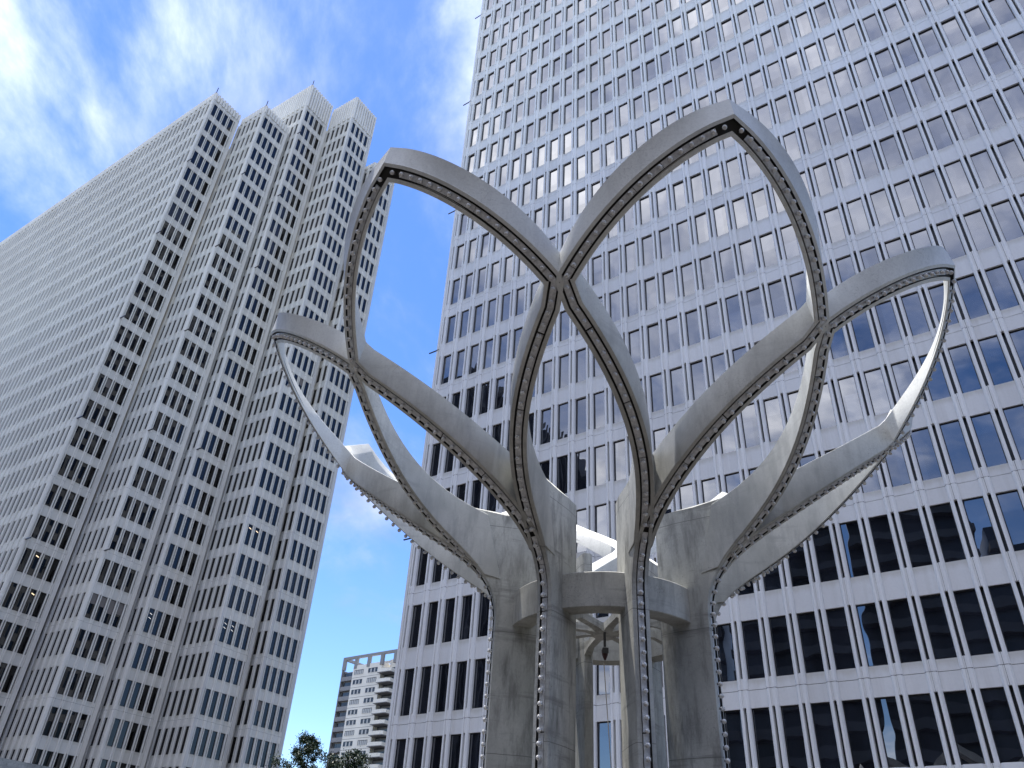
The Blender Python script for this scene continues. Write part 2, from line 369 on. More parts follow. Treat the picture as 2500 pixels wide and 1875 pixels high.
# ---- right tower
AZR = -.62933
rt = empty('office_tower', W3(9.6155, 27.584, -EYE/U))
tag(rt, 'white precast office tower with wide windows mirroring clouds, filling the right of the photo', 'office tower')
uF = np.array([math.cos(AZR), math.sin(AZR)]); nF = np.array([-math.sin(AZR), math.cos(AZR)])   # nF points into the building
Z0R, HR, HW = 1.5565*U+EYE, 2.9959*U, 2.0398*U
matsW = [M_DARK, G_RIGHT, M_BLIND, M_LAMP, M_LAMPW]
RT = dict(cache={}, window=Pieces('window', matsW, rt), spandrel=Pieces('spandrel_panel', [M_SPAN, M_SEAM], rt), pilaster=Pieces('pilaster', [M_CAST, M_SLOT], rt, 300))
ROWTOP = 34
orgR = np.array([9.6155, 27.584])*U
def vr(k, r):
    q = random.random()
    return 0
facade(RT, orgR, uF, nF, [c*U for c in range(-17, 22)], [(c-.18)*U for c in range(-17, 23)], range(1, ROWTOP), Z0R, HR, HW, 0, None, 1, .64*U, .36*U, .12, .16, vr)
# left flank of the same tower, seen only as a reflection
uS = -nF; nS = uF                                   # outside of that face is -uF ; viewer's right is toward the camera
cx0 = orgR+uF*(-17.42*U)
cxe = cx0+nF*34.5*U
facade(RT, cxe, uS, nS, [(.36+c)*U for c in range(0, 34)], [(.18+c)*U for c in range(0, 35)], range(1, ROWTOP), Z0R, HR, HW, 0, None, 1, .64*U, .36*U, .12, .16)
RT0 = dict(cache=RT['cache'], window=Pieces('x', [], rt), spandrel=Pieces('x', [], rt), pilaster=RT['pilaster'])
facade(RT0, orgR, uF, nF, [], [(c-.18)*U for c in range(-17, 23)], [0], Z0R, HR, HW, 0, None, 1, .64*U, .36*U, .12, .16)
for k in ('window', 'spandrel', 'pilaster'): RT[k].build()
def wall_box(name, parent, org, u, n_in, x0, x1, y0, y1, z0, z1, mt, kind=None):
    b = M(); b.box(x0, x1, y0, y1, z0, z1); u3 = np.array([*u, 0]); n3 = np.array([*n_in, 0])
    T = frame(np.array([org[0], org[1], 0.]), u3, n3)
    return put(name, b.data(name, [mt]), parent, Matrix(T.tolist()), kind)
zt = Z0R+HR*ROWTOP-.37*U
wall_box('core_wall', rt, orgR, uF, nF, (-17.42)*U+.17, 21.9*U, .16, 34.4*U, 0, zt, M_DARK)
wall_box('roof_parapet', rt, orgR, uF, nF, (-17.42)*U-.1, 22.1*U, -.12, 34.6*U, zt+.01, zt+3.2, M_CAST)
# rounded corner column (left end)
b = M(); cw = .06*U
b.prism([(-17.42*U-.14, -.12), (-17.37*U, -.14), (-17.37*U, .2), (-17.42*U-.14, .2)], 3.2, zt, 0)
put('corner_column', b.data('corner_column', [M_CAST]), rt, Matrix(frame(np.array([*orgR, 0.]), np.array([*uF, 0]), np.array([*nF, 0])).tolist()))
# base below the lowest row: ledge, plain band and recessed lobby
zb1 = Z0R+HR*1-.0
b = M()
for c in range(-17, 22):
    b.prism([((c-.02)*U, -.02), ((c+.10)*U, -.20), ((c+.56)*U, -.20), ((c+.66)*U, -.02), ((c+.66)*U, .15), ((c-.02)*U, .15)], zb1-.62, zb1-.012, 0)
put('sill_ledge', b.data('sill_ledge', [M_CAST]), rt, Matrix(frame(np.array([*orgR, 0.]), np.array([*uF, 0]), np.array([*nF, 0])).tolist()), kind='stuff')
wall_box('base_band', rt, orgR, uF, nF, -17.42*U-.1, 22*U, .0, .155, zb1-2.6, zb1-.63, M_CAST)
wall_box('lobby_glazing', rt, orgR, uF, nF, -17.3*U, 21.9*U, .9, 1.1, 0, zb1-2.61, G_RIGHT)
b = M()
for c in range(-17, 22, 4): b.box((c-.3)*U, (c+.1)*U, -.1, .85, 0, zb1-2.61)
put('base_column', b.data('base_column', [M_CAST]), rt, Matrix(frame(np.array([*orgR, 0.]), np.array([*uF, 0]), np.array([*nF, 0])).tolist()), kind='stuff')
# thin davit pins on the left corner
pin = M(); pin.box(-.04, .04, -.9, .1, -.035, .035)
for r in (5, 9, 13, 17, 21):
    o = np.array([*(orgR+uF*(-17.42*U)-nF*.1), Z0R+HR*r-.37*U]); put('davit_pin', pin.data('davit_pin', [M_STEEL]), rt, Matrix(frame(o, np.array([*nF, 0]), np.array([*uF, 0])).tolist()))

# ---- left tower, five folded masses
SL = np.array([[-40.0744, 63.4909], [-33.9975, 64.9848], [-30.3226, 68.1120], [-24.2457, 69.6059], [-20.5818, 72.7406]])*U
AZL = .9736; uR_ = np.array([math.cos(AZL), math.sin(AZL)]); nR_ = np.array([-math.sin(AZL), math.cos(AZL)])
uL_ = np.array([math.sin(AZL), -math.cos(AZL)]); nL_ = np.array([math.cos(AZL), math.sin(AZL)])
WL, Z0L, HL, HWL = .8486*U, 10.257*U+EYE, 3*U, 2.0528*U
lt = empty('office_tower', (float(SL[2][0]), float(SL[2][1]), 0))
tag(lt, 'tall pale precast tower folded into stepped bays with fluted parapets and narrow dark windows', 'office tower')
matsL = [M_DARK, G_LEFT, M_BLIND, M_LAMP, M_LAMPW]
LT = dict(cache={'wide': 1}, window=Pieces('window', matsL, lt), spandrel=Pieces('spandrel_panel', [M_SPAN2, M_SEAM], lt), pilaster=Pieces('pilaster', [M_CAST2, M_SLOT], lt))
tops = [25, 25, 27, 27, 25]; lens = [70, 5, 2, 5, 2]
for k in range(5):
    rows = list(range(-3, tops[k]))
    def vl(c, r, k=k):
        if k == 1 and r == 3: return 1
        if (k, c, r) in ((0, 2, 3), (0, 1, 4), (3, 0, 6), (3, 1, 6)): return 2
        if (k, r) == (3, 3) and c < 2: return 3
        if (k, c, r) in ((2, 0, 3),): return 3
        return 1 if (k, c, r) in ((4, 0, 1), (0, 1, 10), (3, 2, 12)) else 0
    facade(LT, SL[k], uR_, nR_, [.3457*U+i*WL for i in range(4)], [.3457*U+(i-.18)*WL for i in range(5)], rows, Z0L, HL, HWL, 1, None, 1, .64*WL, .36*WL, .10, .10, vl)
    WP = .90*U if k else .93*U
    u_l, n_l = uL_, nL_
    if k == 0:
        a = math.radians(144.5); u_l = -np.array([math.cos(a), math.sin(a)]); n_l = np.array([-u_l[1], u_l[0]])
    def vL(c, r, k=k):
        return 1 if (k == 1 and r == 3 and c < 3) or random.random() < .012 else 0
    ws = [-(.85*U)-i*WP for i in range(lens[k])]; ww = .64*WP
    facade(LT, SL[k], u_l, n_l, ws, [x-.18*WP for x in ws]+[ws[0]+ww+.18*WP-.04], rows, Z0L, HL, HWL, 1, None, 1, ww, .36*WP, .12, .16, vL)
    if k == 2:
        ws2 = [-(.85*U)-i*WP for i in range(2, 11)]
        facade(LT, SL[k], u_l, n_l, ws2, [x-.18*WP for x in ws2], [24, 25, 26], Z0L, HL, HWL, 1, None, 1, ww, .36*WP, .12, .16, vL)
for k in ('window', 'spandrel', 'pilaster'): LT[k].build()
ZB = -2
for k in range(5):
    zs = Z0L+HL*tops[k]-.37*U                       # top seam
    ztop = Z0L+(25.31, 25.31, 28.41, 28.39, 25.12)[k]*HL
    L_ = (70*.93*U+2, 4.8*U, 12*U, 4.8*U, 2.6*U)[k]
    a = math.radians(144.5); u_l, n_l = (-np.array([math.cos(a), math.sin(a)]), None) if k == 0 else (uL_, nL_)
    if k == 0: n_l = np.array([-u_l[1], u_l[0]])
    TR = frame(np.array([*SL[k], 0.]), np.array([*uR_, 0]), np.array([*nR_, 0])); TL = frame(np.array([*SL[k], 0.]), np.array([*u_l, 0]), np.array([*n_l, 0]))
    # salient corner column, two floors per piece
    cc = M(); e = .07
    poly = [(-.10, .13), (-.085, -.03), (-.03, -.085), (.13, -.10), (.23, -.10), (.23, .25), (-.10, .25)]
    cc.prism(poly, .012, 2*HL-.012, 0); cc.box(-.05, .2, -.06, .2, -.012, .012, 1)
    cme = cc.data('corner_column', [M_CAST3 if k > 2 else M_CAST2, M_SEAM], 35)
    for r in range(-3, tops[k], 2):
        T = TR.copy(); T[2, 3] = Z0L+HL*r-.37*U; put('corner_column', cme, lt, Matrix(T.tolist()))
    # end strip on the right of the frontal windows and the return into the fold
    x1 = 4.12*U; b = M(); b.box(.3457*U+4*WL+.01, x1, -.10, .3, ZB, zs); b.box(x1-.32, x1-.003, -.04, 1.2, ZB, ztop-.06)
    put('return_strip', b.data('return_strip', [M_CAST3 if k > 2 else M_CAST2]), lt, Matrix(TR.tolist()))
    # fluted parapet
    b = M(); H_ = ztop-zs; step = WL/2
    n_ = int(x1/step)+1
    for i in range(n_):
        x = .02+i*step; xe = min(x+step*.72, x1)
        if xe > x+.05: b.prism([(x, .15), (x, -.06), (x+.06, -.17), (xe-.06, -.17), (xe, -.06), (xe, .15)], zs+.02, ztop, 0)
    b.box(-.05, x1, .10, .3, zs+.02, ztop-.05, 0)
    put('fluted_parapet', b.data('fluted_parapet', [M_CAST2]), lt, Matrix(TR.tolist()))
    b = M(); step = WP_ = (.93 if k == 0 else .90)*U/2
    for i in range(int(L_/step)):
        xe = -.02-i*step; x = xe-step*.72
        b.prism([(x, .15), (x, -.06), (x+.06, -.17), (xe-.06, -.17), (xe, -.06), (xe, .15)], zs+.02, ztop, 0)
    b.box(-L_, .05, .10, .3, zs+.02, ztop-.05, 0)
    put('fluted_parapet', b.data('fluted_parapet', [M_CAST2]), lt, Matrix(TL.tolist()))
    # cores behind the facades
    b = M(); b.box(.4, x1-.1, .19, 1.8, ZB, ztop-.4); put('core_wall', b.data('core_wall', [M_CAST3]), lt, Matrix(TR.tolist()))
    b = M(); b.box(-L_+.05, -.6, .19, (3.9 if k else 3.5)*U, ZB, ztop-.4); put('core_wall', b.data('core_wall', [M_CAST3]), lt, Matrix(TL.tolist()))
    # roof pin
    pb = M(); pb.box(-.05, .05, -.05, .05, 0, 1.3); T = TR.copy(); T[2, 3] = ztop
    if k < 3: put('roof_pin', pb.data('roof_pin', [M_STEEL]), lt, Matrix(T.tolist()))
    pb = M(); pb.box(-.06, 1.0 if False else .06, -1.1, .1, -.06, .06)
    for r in ((5, 9, 13, 17, 21) if k in (0, 1, 2) else ()):
        T = frame(np.array([*SL[k], Z0L+HL*(r if k != 2 else r+4 if r < 21 else 25)-.37*U]), np.array([*uR_, 0]), np.array([*nR_, 0]))
        put('davit_pin', pb.data('davit_pin', [M_STEEL]), lt, Matrix(T.tolist()))
# right edge end wall: a column of bays seen edge-on
E5 = SL[4]+uR_*4.12*U
RE = dict(cache=LT['cache'], window=Pieces('window', matsL, lt, 0), spandrel=Pieces('spandrel_panel', [M_CAST3, M_SEAM], lt, 0), pilaster=Pieces('pilaster', [M_CAST3, M_SLOT], lt, 0))
facade(RE, E5, nR_, -uR_, [.3*U+i*.9*U for i in range(12)], [.12*U+i*.9*U for i in range(13)], range(-3, 25), Z0L, HL, HWL, 1, None, 1, .576*U, .324*U, .10, .12)
for k in ('window', 'spandrel', 'pilaster'): RE[k].build()
b = M(); b.box(.5, 12*.9*U, .18, 3.2, ZB, Z0L+25.*HL); put('core_wall', b.data('core_wall', [M_CAST3]), lt, Matrix(frame(np.array([*E5, 0.]), np.array([*nR_, 0]), np.array([*(-uR_), 0])).tolist()))
# body of the tower behind the folds
b = M(); x0 = 6*U
for k in range(4):
    pass
ang = frame(np.array([*SL[1], 0.]), np.array([*uR_, 0]), np.array([*nR_, 0]))
b.box(1.5, 17*U, 5.5*U, 50*U, ZB, Z0L+24.4*HL); put('rear_block', b.data('rear_block', [M_CAST3]), lt, Matrix(ang.tolist()))

# ------------------------------------------------------------------ two buildings that only show mirrored in the windows, and an unseen light-blocking wing
tw = empty('mirrored_tower', (-80, 20, 0)); tag(tw, 'dark ribbed tower outside the frame, seen only mirrored in the lower left windows', 'office tower')
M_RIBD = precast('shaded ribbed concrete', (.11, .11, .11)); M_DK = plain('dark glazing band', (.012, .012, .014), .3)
b = M(); b2 = M()
o = np.array([-45*U, 25*U]); Lh = 26*U
b.box(-Lh, 1.5, .4, 30, 0, 76); b2_n = 0
for i in range(int(Lh/1.3)): b2.box(-i*1.3-.12, -i*1.3+.12, 0, .39, 0, 77)
T = frame(np.array([*o, 0.]), np.array([*uR_, 0]), np.array([*nR_, 0]))
put('glazed_body', b.data('glazed_body', [M_DK]), tw, Matrix(T.tolist())); put('mullion', b2.data('mullion', [M_RIBD]), tw, Matrix(T.tolist()), kind='stuff')
ht = empty('mirrored_hotel', (-50, -40, 0)); tag(ht, 'concrete hotel with long balcony bands outside the frame, mirrored in the lower windows, with an unseen wing added to block light', 'hotel')
a_ = np.array([-58., 1.])*U; c_ = np.array([4., -66.])*U; uh = (c_-a_)/np.linalg.norm(c_-a_); Lh = float(np.linalg.norm(c_-a_)); nh = np.array([uh[1], -uh[0]])
T = frame(np.array([*a_, 0.]), np.array([*uh, 0]), np.array([*nh, 0]))
b = M(); b2 = M()
for fl in range(17):
    st = fl*.5*0
    top = 62 - (0 if True else 0)
    z = fl*3.7
    for j in range(6):
        xa, xb = Lh*j/6, Lh*(j+1)/6-1.2
        if z > (62, 58, 62, 50, 62, 55)[j]: continue
        b.box(xa, xb, -1.4-(j % 2)*2, .1, z, z+1.25); b2.box(xa, xb, .1-(j % 2)*2, 6, z, z+3.68)
a2_ = np.array([4., -66.])*U; c2_ = np.array([74., -38.])*U  # unseen wing, added to cut low sky light on the petal undersides
u2_ = (c2_-a2_)/np.linalg.norm(c2_-a2_); n2_ = np.array([u2_[1], -u2_[0]]); T2_ = frame(np.array([*a2_, 0.]), np.array([*u2_, 0]), np.array([*n2_, 0]))
wing_blocker = M(); wing_blocker_glazing = M()
for fl in range(17):
    z = fl*3.7; wing_blocker.box(0, 96, -1.4, .1, z, z+1.25); wing_blocker_glazing.box(0, 96, .1, 6, z, z+3.68)
put('balcony_band', wing_blocker.data('balcony_band', [M_RIBD]), ht, Matrix(T2_.tolist()), kind='stuff'); put('room_glazing', wing_blocker_glazing.data('room_glazing', [M_DK]), ht, Matrix(T2_.tolist()), kind='stuff')
put('balcony_band', b.data('balcony_band', [M_RIBD]), ht, Matrix(T.tolist()), kind='stuff'); put('room_glazing', b2.data('room_glazing', [M_DK]), ht, Matrix(T.tolist()), kind='stuff')

# ------------------------------------------------------------------ apartment block in the gap
K = 1.25
A0 = np.array([-36.6096, 196.8296])*K; uA = np.array([math.cos(math.radians(-36.7)), math.sin(math.radians(-36.7))]); nA = np.array([-uA[1], uA[0]])
ZA = 52*K+EYE; FL = 2.245*K
ap = empty('apartment_block', (float(A0[0]), float(A0[1]), 0)); tag(ap, 'cream and grey apartment block with balconies and an open rooftop frame, between the two towers', 'apartment block')
TA = frame(np.array([*A0, 0.]), np.array([*uA, 0]), np.array([*nA, 0]))
def AP(name, b, mats, **k): return put(name, b.data(name, mats), ap, Matrix(TA.tolist()), **k)
b = M(); b.box(3.75*K, 12.9*K, 0, 14, 0, ZA-2.3*K); AP('cream_wall', b, [M_CREAM])
b = M(); b.box(0, .28, .0, 14, 0, ZA-3.0*K); b.box(.35*K, 3.74*K, .9, 14, 0, ZA-3.4*K); AP('grey_wall', b, [M_GREY])
b = M(); b.box(12.92*K, 24*K, 1.6, 14, 0, ZA-4.0*K); AP('grey_wall', b, [M_GREY])
b = M(); b.box(17.2*K, 24*K, .8, 1.6, 0, ZA-3.6*K); AP('cream_wall', b, [M_GREY])
b = M()                                                             # rooftop frame
b.box(0, 26*K, -.15, .55, ZA-.62*K, ZA); b.box(0, .7, .56, 9, ZA-.62*K, ZA)
b.box(2, 26*K, 8, 8.6, ZA-.62*K, ZA)
for x in (0, 4.0, 8.15, 12.35, 16.5, 20.7): b.box(x*K, (x+.85)*K, -.14, .6, ZA-3.0*K, ZA-.625*K)
for x in (0,): b.box(x*K, (x+.85)*K, 8, 8.5, ZA-3.0*K, ZA-.625*K)
AP('roof_frame', b, [M_GREY])
b = M(); b.box(13.9*K, 19*K, 2.2, 8, ZA-4*K, ZA-1.55*K); AP('roof_house', b, [M_CREAM])
win = M(); ww_, wh_ = 2.9*K, 1.02*K
win.box(0, ww_, -.012, .05, 0, wh_, 1)
for i in range(6): win.box(i*(ww_-.1)/5, i*(ww_-.1)/5+.1, -.06, -.013, 0, wh_, 0)
win.box(-.05, ww_+.05, -.08, -.013, -.1, -.01, 3); win.box(.0, ww_, -.06, -.014, wh_-.1, wh_, 0)
for i in range(5):
    if i in (1, 3): win.box(i*(ww_-.1)/5+.12, (i+1)*(ww_-.1)/5-.02, -.02, -.013, .03, wh_-.12, 2)
wme = win.data('window', [M_DARK, G_APT, M_CURT, M_CREAM]); 
win2 = M(); win2.v = list(win.v); win2.f = list(win.f); win2.m = list(win.m)
for i in (0, 2, 4): win2.box(i*(ww_-.1)/5+.12, (i+1)*(ww_-.1)/5-.02, -.02, -.013, .03, wh_-.12, 2)
wme2 = win2.data('window', [M_DARK, G_APT, M_CURT, M_CREAM])
jb = M(); jb.box(3.76*K, 12.88*K, -.03, -.002, 0, .07); jme = jb.data('floor_joint', [M_SEAM])
bal = M()
bal.box(0, 4.0*K, -1.5, 1.55, 0, .18, 0); bal.prism([(0, -1.5), (3.1*K, -1.5), (4.0*K, -1.0), (4.0*K, 1.5), (3.92*K, 1.5), (3.92*K, -.95), (3.05*K, -1.5), (.0, -1.4)], .185, 1.12, 1)
balme = bal.data('balcony', [M_GREY, M_CREAM])
rail = M()
for i in range(8): rail.box(-.02, .04, -1.45+i*.38, -1.41+i*.38, 0, .95)
rail.box(-.03, .05, -1.5, 1.4, .951, 1.0); railme = rail.data('railing', [M_STEEL])
gb = M(); gb.box(.3, 3.68*K, .02, .85, 0, .18, 0); gb.box(.3, 3.68*K, .0, .10, .19, 1.2, 0); gbme = gb.data('balcony', [M_GREY])
dk = M(); dk.box(.2, 3.4*K, -.02, .04, .1, 2.3, 0); dkme = dk.data('balcony_door', [G_APT])
sidew = M(); sidew.box(0, 1.1, -.03, .05, 0, 1.4, 1); sidew.box(.5, .56, -.06, -.031, 0, 1.4, 0); sidew.box(0, .55, -.04, -.032, 0, 1.4, 2); swme = sidew.data('window', [M_DARK, G_APT, M_CURT])
for i in range(27):
    z = ZA-4.44*K-i*FL
    if z < 1: break
    for j, x in enumerate((4.35, 8.85)):
        T = TA@np.array(Matrix.Translation((x*K, -.0, z))); put('window', (wme2 if (i+j*2) % 3 == 0 else wme), ap, Matrix(T.tolist()))
    T = TA@np.array(Matrix.Translation((0, 0, z-.75*K))); put('floor_joint', jme, ap, Matrix(T.tolist()))
    T = TA@np.array(Matrix.Translation((12.95*K, 0, z-1.45*K+.9))); q_ = put('balcony', balme, ap, Matrix(T.tolist()))
    put('railing', railme, ap, Matrix((TA@np.array(Matrix.Translation((12.95*K, 0, z-1.45*K+1.1)))).tolist()))
    T = TA@np.array(Matrix.Translation((.05*K, 0, z-1.45*K+.4))); put('balcony', gbme, ap, Matrix(T.tolist()))
    put('balcony_door', dkme, ap, Matrix((TA@np.array(Matrix.Translation((.4*K, .88, z-1.0*K)))).tolist()))
    put('balcony_door', dkme, ap, Matrix((TA@np.array(Matrix.Translation((13.0*K, 1.57, z-1.0*K)))).tolist()))
    put('window', swme, ap, Matrix((TA@np.array(Matrix.Translation((17.9*K, .77, z)))).tolist()))
    put('window', swme, ap, Matrix((TA@np.array(Matrix.Translation((20.2*K, .77, z)))).tolist()))

# ------------------------------------------------------------------ low parapet wall at the lower left
H1 = 1.2
q1 = np.array([-4.2588, 7.6721])*H1; q2 = np.array([-4.0048, 8.0963])*H1; uw = (q2-q1)/np.linalg.norm(q2-q1); nw = np.array([-uw[1], uw[0]])
b = M(); zt_ = H1+EYE
b.prism([(-9, 0), (2.2, 0), (2.2, .4), (-9, .4)], 0, zt_-.14, 0); b.prism([(-9.05, -.05), (2.25, -.05), (2.25, .45), (-9.05, .45)], zt_-.135, zt_, 0)
o = put('parapet_wall', b.data('parapet_wall', [C_COL]), None, Matrix(frame(np.array([*q1, 0.]), np.array([*uw, 0]), np.array([*nw, 0])).tolist()))
tag(o, 'weathered grey concrete parapet wall cutting the bottom left corner', 'wall')

# ------------------------------------------------------------------ trees in the gap
def tree(x, y, h, rad, label, n=2600, seed=1, narrow=1.):
    r = np.random.default_rng(seed)
    t = empty('street_tree', (x, y, 0)); tag(t, label, 'tree', 'trees in the gap between the towers')
    b = M(); segs = 8; lv = [(0, .2, 0, 0), (h*.3, .15, .1, 0), (h*.6, .1, .15, .1), (h*.93, .03, .05, .1)]
    for (z0, r0, ax, ay), (z1, r1, bx, by) in zip(lv[:-1], lv[1:]):
        v = [(x+ax+r0*math.cos(2*math.pi*i/segs), y+ay+r0*math.sin(2*math.pi*i/segs), z0) for i in range(segs)]+[(x+bx+r1*math.cos(2*math.pi*i/segs), y+by+r1*math.sin(2*math.pi*i/segs), z1) for i in range(segs)]
        b.add(v, [(i, (i+1) % segs, segs+(i+1) % segs, segs+i) for i in range(segs)])
    tips = []
    for k in range(26):
        z = h*(.3+.66*k/26); a = k*2.4+r.uniform(-.3, .3); ln = rad*(1.15-((z/h-.3)/.72)**1.4)*r.uniform(.65, 1.1); ex, ey, ez = x+ln*math.cos(a), y+ln*math.sin(a), z+ln*.45
        tips.append((ex, ey, ez, ln)); d = .03
        b.add([(x+.1-d, y, z-d), (x+.1+d, y, z-d), (x+.1, y, z+d), (ex, ey, ez)], [(0, 1, 3), (1, 2, 3), (2, 0, 3)])
    put('trunk', b.data('trunk', [M_BARK], 40), t)
    clumps = []
    for ex, ey, ez, ln in tips:
        for q in range(3):
            fr = r.uniform(.45, 1.05); clumps.append((x+(ex-x)*fr+r.normal(0, .15), y+(ey-y)*fr+r.normal(0, .15), ez-ln*.45*(1-fr)+r.normal(0, .12), r.uniform(.22, .42)))
    clumps.append((x+.05, y, h*.96, .25)); clumps.append((x, y, h*.9, .3))
    V = []; F = []
    cl = np.array(clumps); idx = r.integers(0, len(cl), n)
    c = cl[idx, :3]+r.normal(0, 1, (n, 3))*cl[idx, 3:4]*.55
    a1 = r.normal(0, 1, (n, 3)); a1 /= np.linalg.norm(a1, axis=1)[:, None]; a2 = np.cross(a1, r.normal(0, 1, (n, 3))); a2 /= np.linalg.norm(a2, axis=1)[:, None]
    s = r.uniform(.035, .08, (n, 1))
    V = np.stack([c-a1*s, c+a2*s*.6, c+a1*s, c-a2*s*.6], 1).reshape(-1, 3)
    me = bpy.data.meshes.new('crown'); me.from_pydata(V.tolist(), [], [(4*i, 4*i+1, 4*i+2, 4*i+3) for i in range(n)]); me.materials.append(M_LEAF)
    put('crown', me, t)
q = 60/45
tree(-9.44*q, 60, 7.78*q+EYE+.35, 2.3, 'tallest dark green tree left of the cream apartment block', 26000, 3)
tree(-6.96*q, 60.5, 7.12*q+EYE+.55, 1.7, 'narrow green tree in front of the cream apartment block', 15000, 5)
tree(-7.75*q, 59, 6.73*q+EYE+.35, 1.3, 'small green tree low between the tallest tree and the narrow one', 10000, 9)
tree(-6.2*q, 58, 6.35*q+EYE-.1, 1.0, 'small green treetop at the foot of the right tower', 3000, 12)
tree(-10.75*q, 61, 6.5*q+EYE+.5, 1.4, 'small treetop at the foot of the folded left tower', 9000, 15)

# ------------------------------------------------------------------ the flower shaped sculpture
SCP = [1.9135, -13.8198, 2.0083, 4.413, 7.7093, 5.3592, 21.7104, 9.7136, 6.9193, 0.1411, 0.1302, 2.0292, 2.2294, 2.6248, 3.3318, 4.1951, -1.6012, 4.3702, 0.9632, 12.2125, 5.3817, 5.6472, 5.7643, 6.678, 5.8369, 6.3281, 6.7188, 17.8273, 12.4023, 5.6761, 8.2748, 8.7723, 9.3808]
DEP = [0.764, 0.368, -0.195, 0.002, 1.462, 0.833, 0.603, 0.512, 0.09, -0.067, -0.25, 0.079, 0.445, 0.528, 0.30, 0.442]
def bern(c, t):
    n = len(c)-1; return sum(math.comb(n, i)*(1-t)**(n-i)*t**i*c[i] for i in range(n+1))
CX, PH0, R0, z1_, zn_, Rn, phn, zt2, Rt, gz, gR, Rb = SCP[:12]; CY = 14.
T50 = np.linspace(0, 1, 50); rL, pL, zL, rU, pU, zU = (SCP[12:16], SCP[16:20], SCP[20:24], SCP[24:27], SCP[27:30], SCP[30:33])
low = np.stack([bern([R0, R0, *rL, Rn], T50), bern([0, 0, *pL, phn], T50), bern([z1_, z1_+abs(zL[0]-z1_)*.5, *zL, zn_], T50)], 1)
up = np.stack([bern([Rn+gR, *rU, Rt], T50), bern([phn, *pU, 0], T50), bern([zn_+gz, *zU, zt2], T50)], 1)
low[:, 1] = np.maximum(low[:, 1], 0)
inl = np.stack([bern(DEP[:4], T50), bern(DEP[4:8], T50)], 1); inu = np.stack([bern(DEP[8:12], T50), bern(DEP[12:16], T50)], 1)
FIN_IN, FIN_TOP = 1.12, 6.35
outer = np.vstack([low, up]); ab = np.vstack([inl, inu])
inner = outer.copy(); inner[:, 0] -= ab[:, 0]; inner[:, 2] += ab[:, 1]
TS = 14                                     # below this sample the branch is still the pillar
for j in range(50):
    if j < 20: q = max(0, (j-TS)/(20-TS)); inner[j, 0] = 1.96+(inner[20, 0]-1.96)*q; inner[j, 2] = 5.12+(inner[20, 2]-5.12)*q
def local(C):   # petal frame: x tangential, y radial outward, z up (world height)
    a = np.radians(C[:, 1]); return np.stack([C[:, 0]*np.sin(a), C[:, 0]*np.cos(a), C[:, 2]+EYE], 1)
O = local(outer); I = local(inner); HWD = .148
def unit(v): return v/np.linalg.norm(v, axis=-1, keepdims=True)
def surf_normal():
    out = []
    for C in (low, up):
        dR = np.gradient(C[:, 0]); dz = np.gradient(C[:, 2]); nn = np.hypot(dR, dz); a = np.radians(C[:, 1])
        out.append(np.stack([np.sin(a)*dz/nn, np.cos(a)*dz/nn, -dR/nn], 1))
    return np.vstack(out)
NRM = surf_normal()
def rib_mesh(side, t0=14):
    """a leaning band: its lamp face lies in the petal's bowl, its depth rises nearly upright"""
    keep = [j for j in range(t0, 100) if j not in (49, 96, 97, 98)]
    o = O[keep].copy(); i_ = I[keep].copy(); nr = NRM[keep].copy()
    for _ in range(2): nr[1:-1] = unit(nr[:-2]+nr[1:-1]+nr[2:])
    n = len(o); T = unit(np.gradient(o, axis=0)); nr = unit(nr-T*(nr*T).sum(1)[:, None])
    W_ = np.cross(T, -nr)*HWD
    T[-1] = unit(o[-1]-o[-2]); W_[-1] = np.cross(T[-1], -nr[-1]); W_[-1] = (W_[-1]-T[-1]*(W_[-1][0]/T[-1][0]))*HWD
    Dv = unit(i_-o)
    sec = [(-1, .012, 0), (-.92, 0, 0), (-.55, 0, 0), (-.53, .055, 0), (.53, .055, 0), (.55, 0, 0), (.92, 0, 0), (1, .012, 0), (1, -.012, 2), (.9, 0, 2), (-.9, 0, 2), (-1, -.012, 2)]
    V = []
    for j in range(n):
        for x, d, kind in sec:
            base = o[j]-nr[j]*d if kind != 2 else i_[j]+Dv[j]*d
            V.append(base+W_[j]*x)
    m_ = len(sec); b = M(); F = []; MI = []
    for j in range(n-1):
        for q in range(m_):
            q2 = (q+1) % m_; F.append((j*m_+q, j*m_+q2, (j+1)*m_+q2, (j+1)*m_+q)); MI.append(1 if q in (2, 3, 4) else 0)
    F.append(tuple(range(m_-1, -1, -1))); MI.append(0); F.append(tuple((n-1)*m_+q for q in range(m_))); MI.append(0)
    V = np.array(V)
    if side < 0:
        V[:, 0] *= -1; F = [ff[::-1] for ff in F]
        for A_ in (o, nr, W_, T): A_[:, 0] *= -1
    b.v = [tuple(map(float, v)) for v in V]; b.f = F; b.m = MI
    return b, o, -nr, W_, T
ribs = {}
for sd_ in (-1, 1): ribs[sd_] = rib_mesh(sd_)
